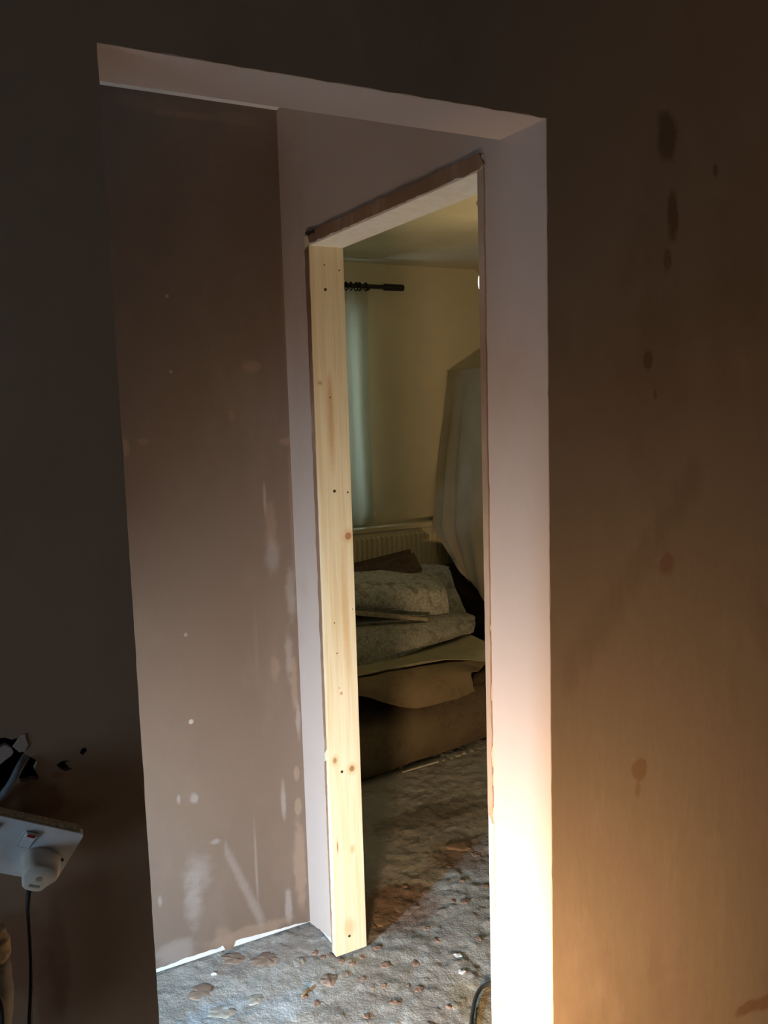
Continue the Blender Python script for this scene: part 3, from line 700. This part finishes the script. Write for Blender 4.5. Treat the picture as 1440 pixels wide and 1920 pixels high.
# upper grey felt fold with rounded front
rows = [rowp([(560, 1075), (670, 1072), (740, 1068), (790, 1068), (820, 1080)], [2.80, 2.80, 2.80, 2.80, 2.80]),
        rowp([(560, 1092), (670, 1091), (750, 1090), (805, 1092), (830, 1095)], [2.62, 2.62, 2.62, 2.63, 2.64]),
        rowp([(560, 1112), (670, 1110), (750, 1108), (810, 1108), (837, 1110)], [2.54, 2.54, 2.54, 2.55, 2.57]),
        rowp([(560, 1136), (670, 1132), (750, 1136), (812, 1134), (841, 1134)], [2.53, 2.53, 2.53, 2.54, 2.56]),
        rowp([(560, 1150), (672, 1146), (750, 1154), (812, 1156), (841, 1155)], [2.56, 2.56, 2.56, 2.57, 2.585])]
cE = sheet_mesh(rows, 8, 6, -.016, .003, 16, .002, 5).build('felt_underlay', M_felt, None, True)
tag(cE, 'pale grey speckled underlay roll lying on top of the heap', 'underlay')
# batten on the lower felt
b0 = PY_(600, 1145, 2.53); b1 = PY_(803, 1164, 2.50)
d = (b1-b0).normalized(); sd = Vector((d.y, -d.x, 0)).normalized(); upz = sd.cross(d)
if upz.z < 0: upz = -upz
bm_ = MB(); wd = .05; L = (b1-b0).length
pts = [(0, 0), (L, 0), (L-.02, wd*.55), (0, wd)]
v = [b0+d*a+sd*b for a, b in pts]; v = v+[p+upz*.018 for p in v]
bt_ = bm_.add(v, [(0, 3, 2, 1), (4, 5, 6, 7), (0, 1, 5, 4), (1, 2, 6, 5), (2, 3, 7, 6), (3, 0, 4, 7)]).build('timber_batten', M_batten, None, bevel=.002)
tag(bt_, 'flat dusty timber batten lying across the lower grey underlay', 'batten')
# two dark boards on top
def board(corners, y, th, label):
    q = [PY_(a, b, yy) for (a, b), yy in zip(corners, y)]
    n = (q[1]-q[0]).cross(q[3]-q[0]).normalized()
    if n.y > 0: n = -n
    m = MB(); v = q+[p-n*th for p in q]
    o = m.add(v, [(0, 1, 2, 3), (4, 7, 6, 5), (0, 4, 5, 1), (1, 5, 6, 2), (2, 6, 7, 3), (3, 7, 4, 0)]).build('dark_board', M_wood, None, bevel=.002)
    tag(o, label, 'board', 'dark boards on the carpet heap')
board([(540, 1096), (776, 1036), (792, 1066), (540, 1124)], [2.86, 2.86, 2.74, 2.74], .016, 'dark brown board lying lower on the speckled underlay')
board([(540, 1086), (769, 1029), (774, 1050), (540, 1106)], [2.94, 2.94, 2.875, 2.875], .016, 'dark brown board lying on the other board, its end set back')
# black sheet painting the shadowed gap between heap and dust sheet
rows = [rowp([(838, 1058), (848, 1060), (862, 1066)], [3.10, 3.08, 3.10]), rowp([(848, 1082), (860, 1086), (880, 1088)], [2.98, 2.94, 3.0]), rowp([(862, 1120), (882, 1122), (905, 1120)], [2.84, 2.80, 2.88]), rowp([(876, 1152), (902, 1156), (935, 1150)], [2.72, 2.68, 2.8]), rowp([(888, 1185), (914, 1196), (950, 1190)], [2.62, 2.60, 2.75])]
sk = sheet_mesh(rows, 6, 6, -.03, .01, 12, .0, 6).build('gap_filler', M_gap, None, True)
tag(sk, 'black crumpled sheet standing in for the shadowed gap between the carpet heap and the dust sheet', 'gap filler')
# pale strip and crumbs along the foot of the heap
M_strip = simple('pale_plastic_strip', (0.55, 0.53, 0.45), .5)
p0 = fl(752, 1449); p1 = fl(820, 1430)
stp = MB().tube([p0+Vector((0, -.01, .006)), p1+Vector((0, -.01, .008))], .004, 8).build('plastic_strip', M_strip, None, True)
tag(stp, 'thin pale strip lying on the floor along the foot of the carpet heap', 'strip')
# small dark offcut tucked beside the flap
rows = [rowp([(868, 1252), (890, 1250), (915, 1246)], [2.30, 2.30, 2.30]), rowp([(872, 1268), (892, 1264), (915, 1258)], [2.19, 2.19, 2.19]), rowp([(884, 1284), (898, 1282), (915, 1276)], [2.15, 2.15, 2.15])]
of = sheet_mesh(rows, 5, 5, -.012, .004, 20, .002, 8).build('carpet_offcut', carpet('dark_offcut', (0.1, .075, .05), (.07, .05, .035), (.05, .035, .025)), None, True)
tag(of, 'dark offcut tucked under the right end of the curled brown carpet', 'carpet')

# ------------------------------------------------------------------ dust sheet over a tall cupboard
M_ply = simple('cupboard_side', (0.30, 0.25, 0.15), .7)
zt2 = at(840, 697, 1, YC-.01).z; xt = at(840, 697, 1, YC-.01).x
cub = MB().box((xt+.03, 2.2, .06), (xt+.55, YC-.02, zt2-.012))
cu_ = empty('cupboard', 'tall cupboard hidden under the grey dust sheet', 'cupboard')
cub.build('carcass', M_ply, cu_, bevel=.003)
MB().box((xt+.05, 2.22, 0), (xt+.53, YC-.04, .0599)).build('plinth', M_ply, cu_)
settle(cu_, (xt+.3, 2.8, 0))
M_sheet = NT('grey_dust_sheet'); _n = M_sheet.noise(5, 4); M_sheet = M_sheet.fin(M_sheet.mix(M_sheet.ramp(_n, .35, .65), (0.25, 0.22, 0.155), (0.29, 0.26, 0.195)), .9, None, .1)
def shx(z, s):      # how far the sheet swings out from the cupboard, s from the wall
    if z > zt2-.005: return xt
    k = (zt2-z)/(zt2-.90)
    base = xt - .155*min(k, 1)**1.1*(1-.25*s)
    if k > 1: base += .10*(k-1)*1.6
    return base
rows = []
ss = [i/22 for i in range(23)]
rows.append([(xt+.30, YC-.012-1.15*s, zt2+.003) for s in ss])
rows.append([(xt+.02, YC-.012-1.15*s, zt2+.004) for s in ss])
for z in (zt2-.012, zt2-.12, 1.5, 1.25, 1.0, .88, .72, .55, .42, .34):
    k = (zt2-z)/1.2
    rows.append([(shx(z, s)-.018*k*math.sin(s*17+1.2+z)-.01*k*math.sin(s*37), YC-.012-1.15*s-.0*k, z) for s in ss])
# the wall-side edge is gathered into two folds and drawn towards the room near the floor
for j, row in enumerate(rows[2:], 2):
    z = row[0][2]; k = max(0, min(1, (zt2-z)/.9))
    for i in range(5):
        x, y, zz = row[i]; g = (1-i/5)
        pull = .45*max(0, (.88-z)/.5) if z < .88 else 0
        row[i] = (x + .022*k*math.sin(i*2.4), y-.02*k*(i % 2)-pull*g, zz)
    k2 = max(0, min(1, (1.25-z)/.3)); rows[j] = [(x-.045*k2*(1-i/22), y-.125*k2*(1-i/22), zz) for i, (x, y, zz) in enumerate(row)]
sh = sheet_mesh(rows, 3, 5, .002, .003, 8, 0, 7).build('dust_sheet', M_sheet, None, True)
tag(sh, 'grey dust sheet draped over the tall cupboard beside the radiator', 'dust sheet')

# ------------------------------------------------------------------ plaster splats and crumbs on the floor
M_spl = plaster('dropped_pink_plaster', (0.30, 0.215, 0.165), (0.40, 0.31, 0.25), (0.22, 0.145, 0.105), (), .8, .2)
M_spl2 = plaster('dropped_grey_plaster', (0.38, 0.34, 0.29), (0.46, 0.42, 0.37), (0.30, 0.26, 0.21), (), .85, .2)
M_chip = plaster('red_brown_crumb', (0.29, 0.185, 0.135), (0.36, 0.26, 0.2), (0.19, 0.11, 0.08), (), .85, .2)
def floor_h(x, y):
    q = Vector((x, y, 0)); return .004*mnoise.noise(q*7)+.004*mnoise.noise(q*19+Vector((5, 0, 0)))-.003
def splat(px, py, rx, ry, h, mat, name, label, cat, group, seed):
    p = fl(px, py); a = max(.004, (fl(px+rx, py)-p).length); b = max(.004, (fl(px, py-ry)-p).length)
    ux = (fl(px+rx, py)-p).normalized(); uy = Vector((-ux.y, ux.x, 0))
    n = 26; vs = []; z0 = floor_h(p.x, p.y)
    for ring, (rr, hh) in enumerate(((1.0, -.003), (.94, h*.45), (.72, h*.85), (.4, h), (0, h*.9))):
        for k in range(n if rr else 1):
            th = 2*math.pi*k/n
            m_ = 1+.4*mnoise.noise(Vector((math.cos(th)*1.3+seed*7.7, math.sin(th)*1.3, seed)))+.12*mnoise.noise(Vector((math.cos(th)*2.6+seed, math.sin(th)*2.6, 4)))
            q = ux*(a*rr*m_*math.cos(th))+uy*(b*rr*m_*math.sin(th))
            vs.append((q.x, q.y, hh*(.6+.6*mnoise.noise(Vector((q.x*110, q.y*110, seed)))) if ring else hh))
    fs = [(r_*n+k, r_*n+(k+1) % n, (r_+1)*n+(k+1) % n, (r_+1)*n+k) for r_ in range(3) for k in range(n)] + [(3*n+k, 3*n+(k+1) % n, 4*n) for k in range(n)] + [tuple(range(n-1, -1, -1))]
    o = MB().add(vs, fs).build(name, mat, None, True); o.location = (p.x, p.y, z0)
    tag(o, label, cat, group); return o
GA = 'plaster splats on the passage floor'
splats = [(375, 1858, 24, 15, .006, M_spl, 'pink plaster splat alone on the pale blue-grey floor'), (500, 1797, 34, 14, .008, M_spl, 'large brown plaster splat on the floor in front of the passage back wall'),
          (438, 1795, 28, 10, .006, M_spl, 'brown plaster splat on the floor touching the passage back wall'), (560, 1803, 11, 9, .008, M_spl2, 'small grey-brown splat beside the large brown splat'),
          (414, 1896, 26, 12, .006, M_spl2, 'flat grey plaster splat on the pale floor'), (617, 1836, 18, 12, .010, M_spl, 'pinkish plaster lump on the floor in front of the pine jamb'),
          (722, 1722, 28, 13, .006, M_spl, 'red-brown plaster patch on the shaded floor just beyond the jamb foot'), (762, 1700, 24, 12, .006, M_spl, 'red-brown plaster patch at the edge of the shadow behind the jamb'), (862, 1585, 26, 9, .010, M_spl, 'red-brown plaster lump on the shaded floor in the doorway'),
          (480, 1870, 16, 10, .006, M_spl2, 'faint grey plaster splat on the pale floor')]
for i, (a, b, c, d_, h, m_, lb) in enumerate(splats): splat(a, b, c, d_, h, m_, 'plaster_splat', lb, 'plaster', GA, i+1)
chips = [(740, 1878, 16, 6), (780, 1803, 12, 9), (723, 1808, 11, 8), (786, 1853, 11, 8), (604, 1793, 9, 5), (640, 1800, 9, 6), (590, 1785, 8, 6), (660, 1806, 8, 5), (618, 1790, 8, 5), (571, 1866, 8, 9), (593, 1878, 8, 8), (679, 1793, 9, 5), (708, 1776, 10, 5), (698, 1850, 6, 5), (680, 1835, 6, 5),
         (720, 1848, 6, 5), (650, 1826, 5, 4), (687, 1905, 8, 7), (842, 1886, 8, 5), (872, 1690, 12, 7), (800, 1738, 8, 6), (850, 1688, 7, 5), (840, 1622, 10, 6), (892, 1600, 12, 6), (910, 1660, 9, 5), (868, 1650, 8, 5), (760, 1660, 8, 4), (820, 1760, 14, 7), (700, 1735, 8, 6), (898, 1760, 7, 6), (765, 1845, 5, 4), (848, 1788, 9, 5), (870, 1822, 10, 5)]
for i, (a, b, c, d_) in enumerate(chips):
    if a < 720 and 1770 < b < 1812: lb, gr = 'red-brown plaster crumb in the cluster at the foot of the pine jamb', 'plaster crumbs at the foot of the jamb'
    elif b < 1740: lb, gr = 'red-brown plaster crumb on the floor past the doorway, near the shadow edge', 'plaster crumbs past the doorway'
    else: lb, gr = 'red-brown plaster crumb on the lit rough concrete between jamb and floor cable', 'plaster crumbs on the lit floor'
    splat(a, b, c*.8, d_*.8, .005, M_chip, 'plaster_crumb', lb, 'plaster', gr, 30+i)
for i, (a, b) in enumerate([(832, 1424), (846, 1420), (858, 1415), (870, 1411), (884, 1407), (900, 1402)]):
    splat(a, b, 4+i % 3, 3, .006, M_strip, 'carpet_crumb', 'pale crumb on the floor along the foot of the carpet heap', 'crumb', 'crumbs at the foot of the carpet heap', 120+i)
for i, (a, b, c, d_) in enumerate([(401, 1825, 6, 3), (858, 1790, 9, 4), (867, 1822, 8, 4), (925, 1800, 6, 4)][:3]):
    splat(a, b, c, d_, .008, M_board, 'plaster_flake', 'white plaster flake on the rough concrete floor', 'plaster', 'white plaster flakes on the floor', 80+i)
stick = MB(); a = fl(566, 1870); b = fl(579, 1856); 
sk2 = stick.tube([a+Vector((0, 0, .004)), (a+b)/2+Vector((0, 0, .006)), b+Vector((0, 0, .004))], [.003, .006, .004], 8).build('wood_splinter', M_batten, None, True)
tag(sk2, 'short pale wood splinter on the passage floor', 'wood')
# cable looping on the floor by the reveal
M_fcab = simple('dusty_dark_cable', (0.05, 0.052, 0.05), .6, vary=.3)
pts = [fl(878, 1990), fl(884, 1920), fl(889, 1885), fl(898, 1862), fl(912, 1850), fl(935, 1846), fl(975, 1850)]
fc = MB().tube(catmull([p+Vector((0, 0, .006)) for p in pts], 6), .0055, 10).build('floor_cable', M_fcab, None, True)
tag(fc, 'dark cable looping on the floor beside the lit reveal', 'cable')
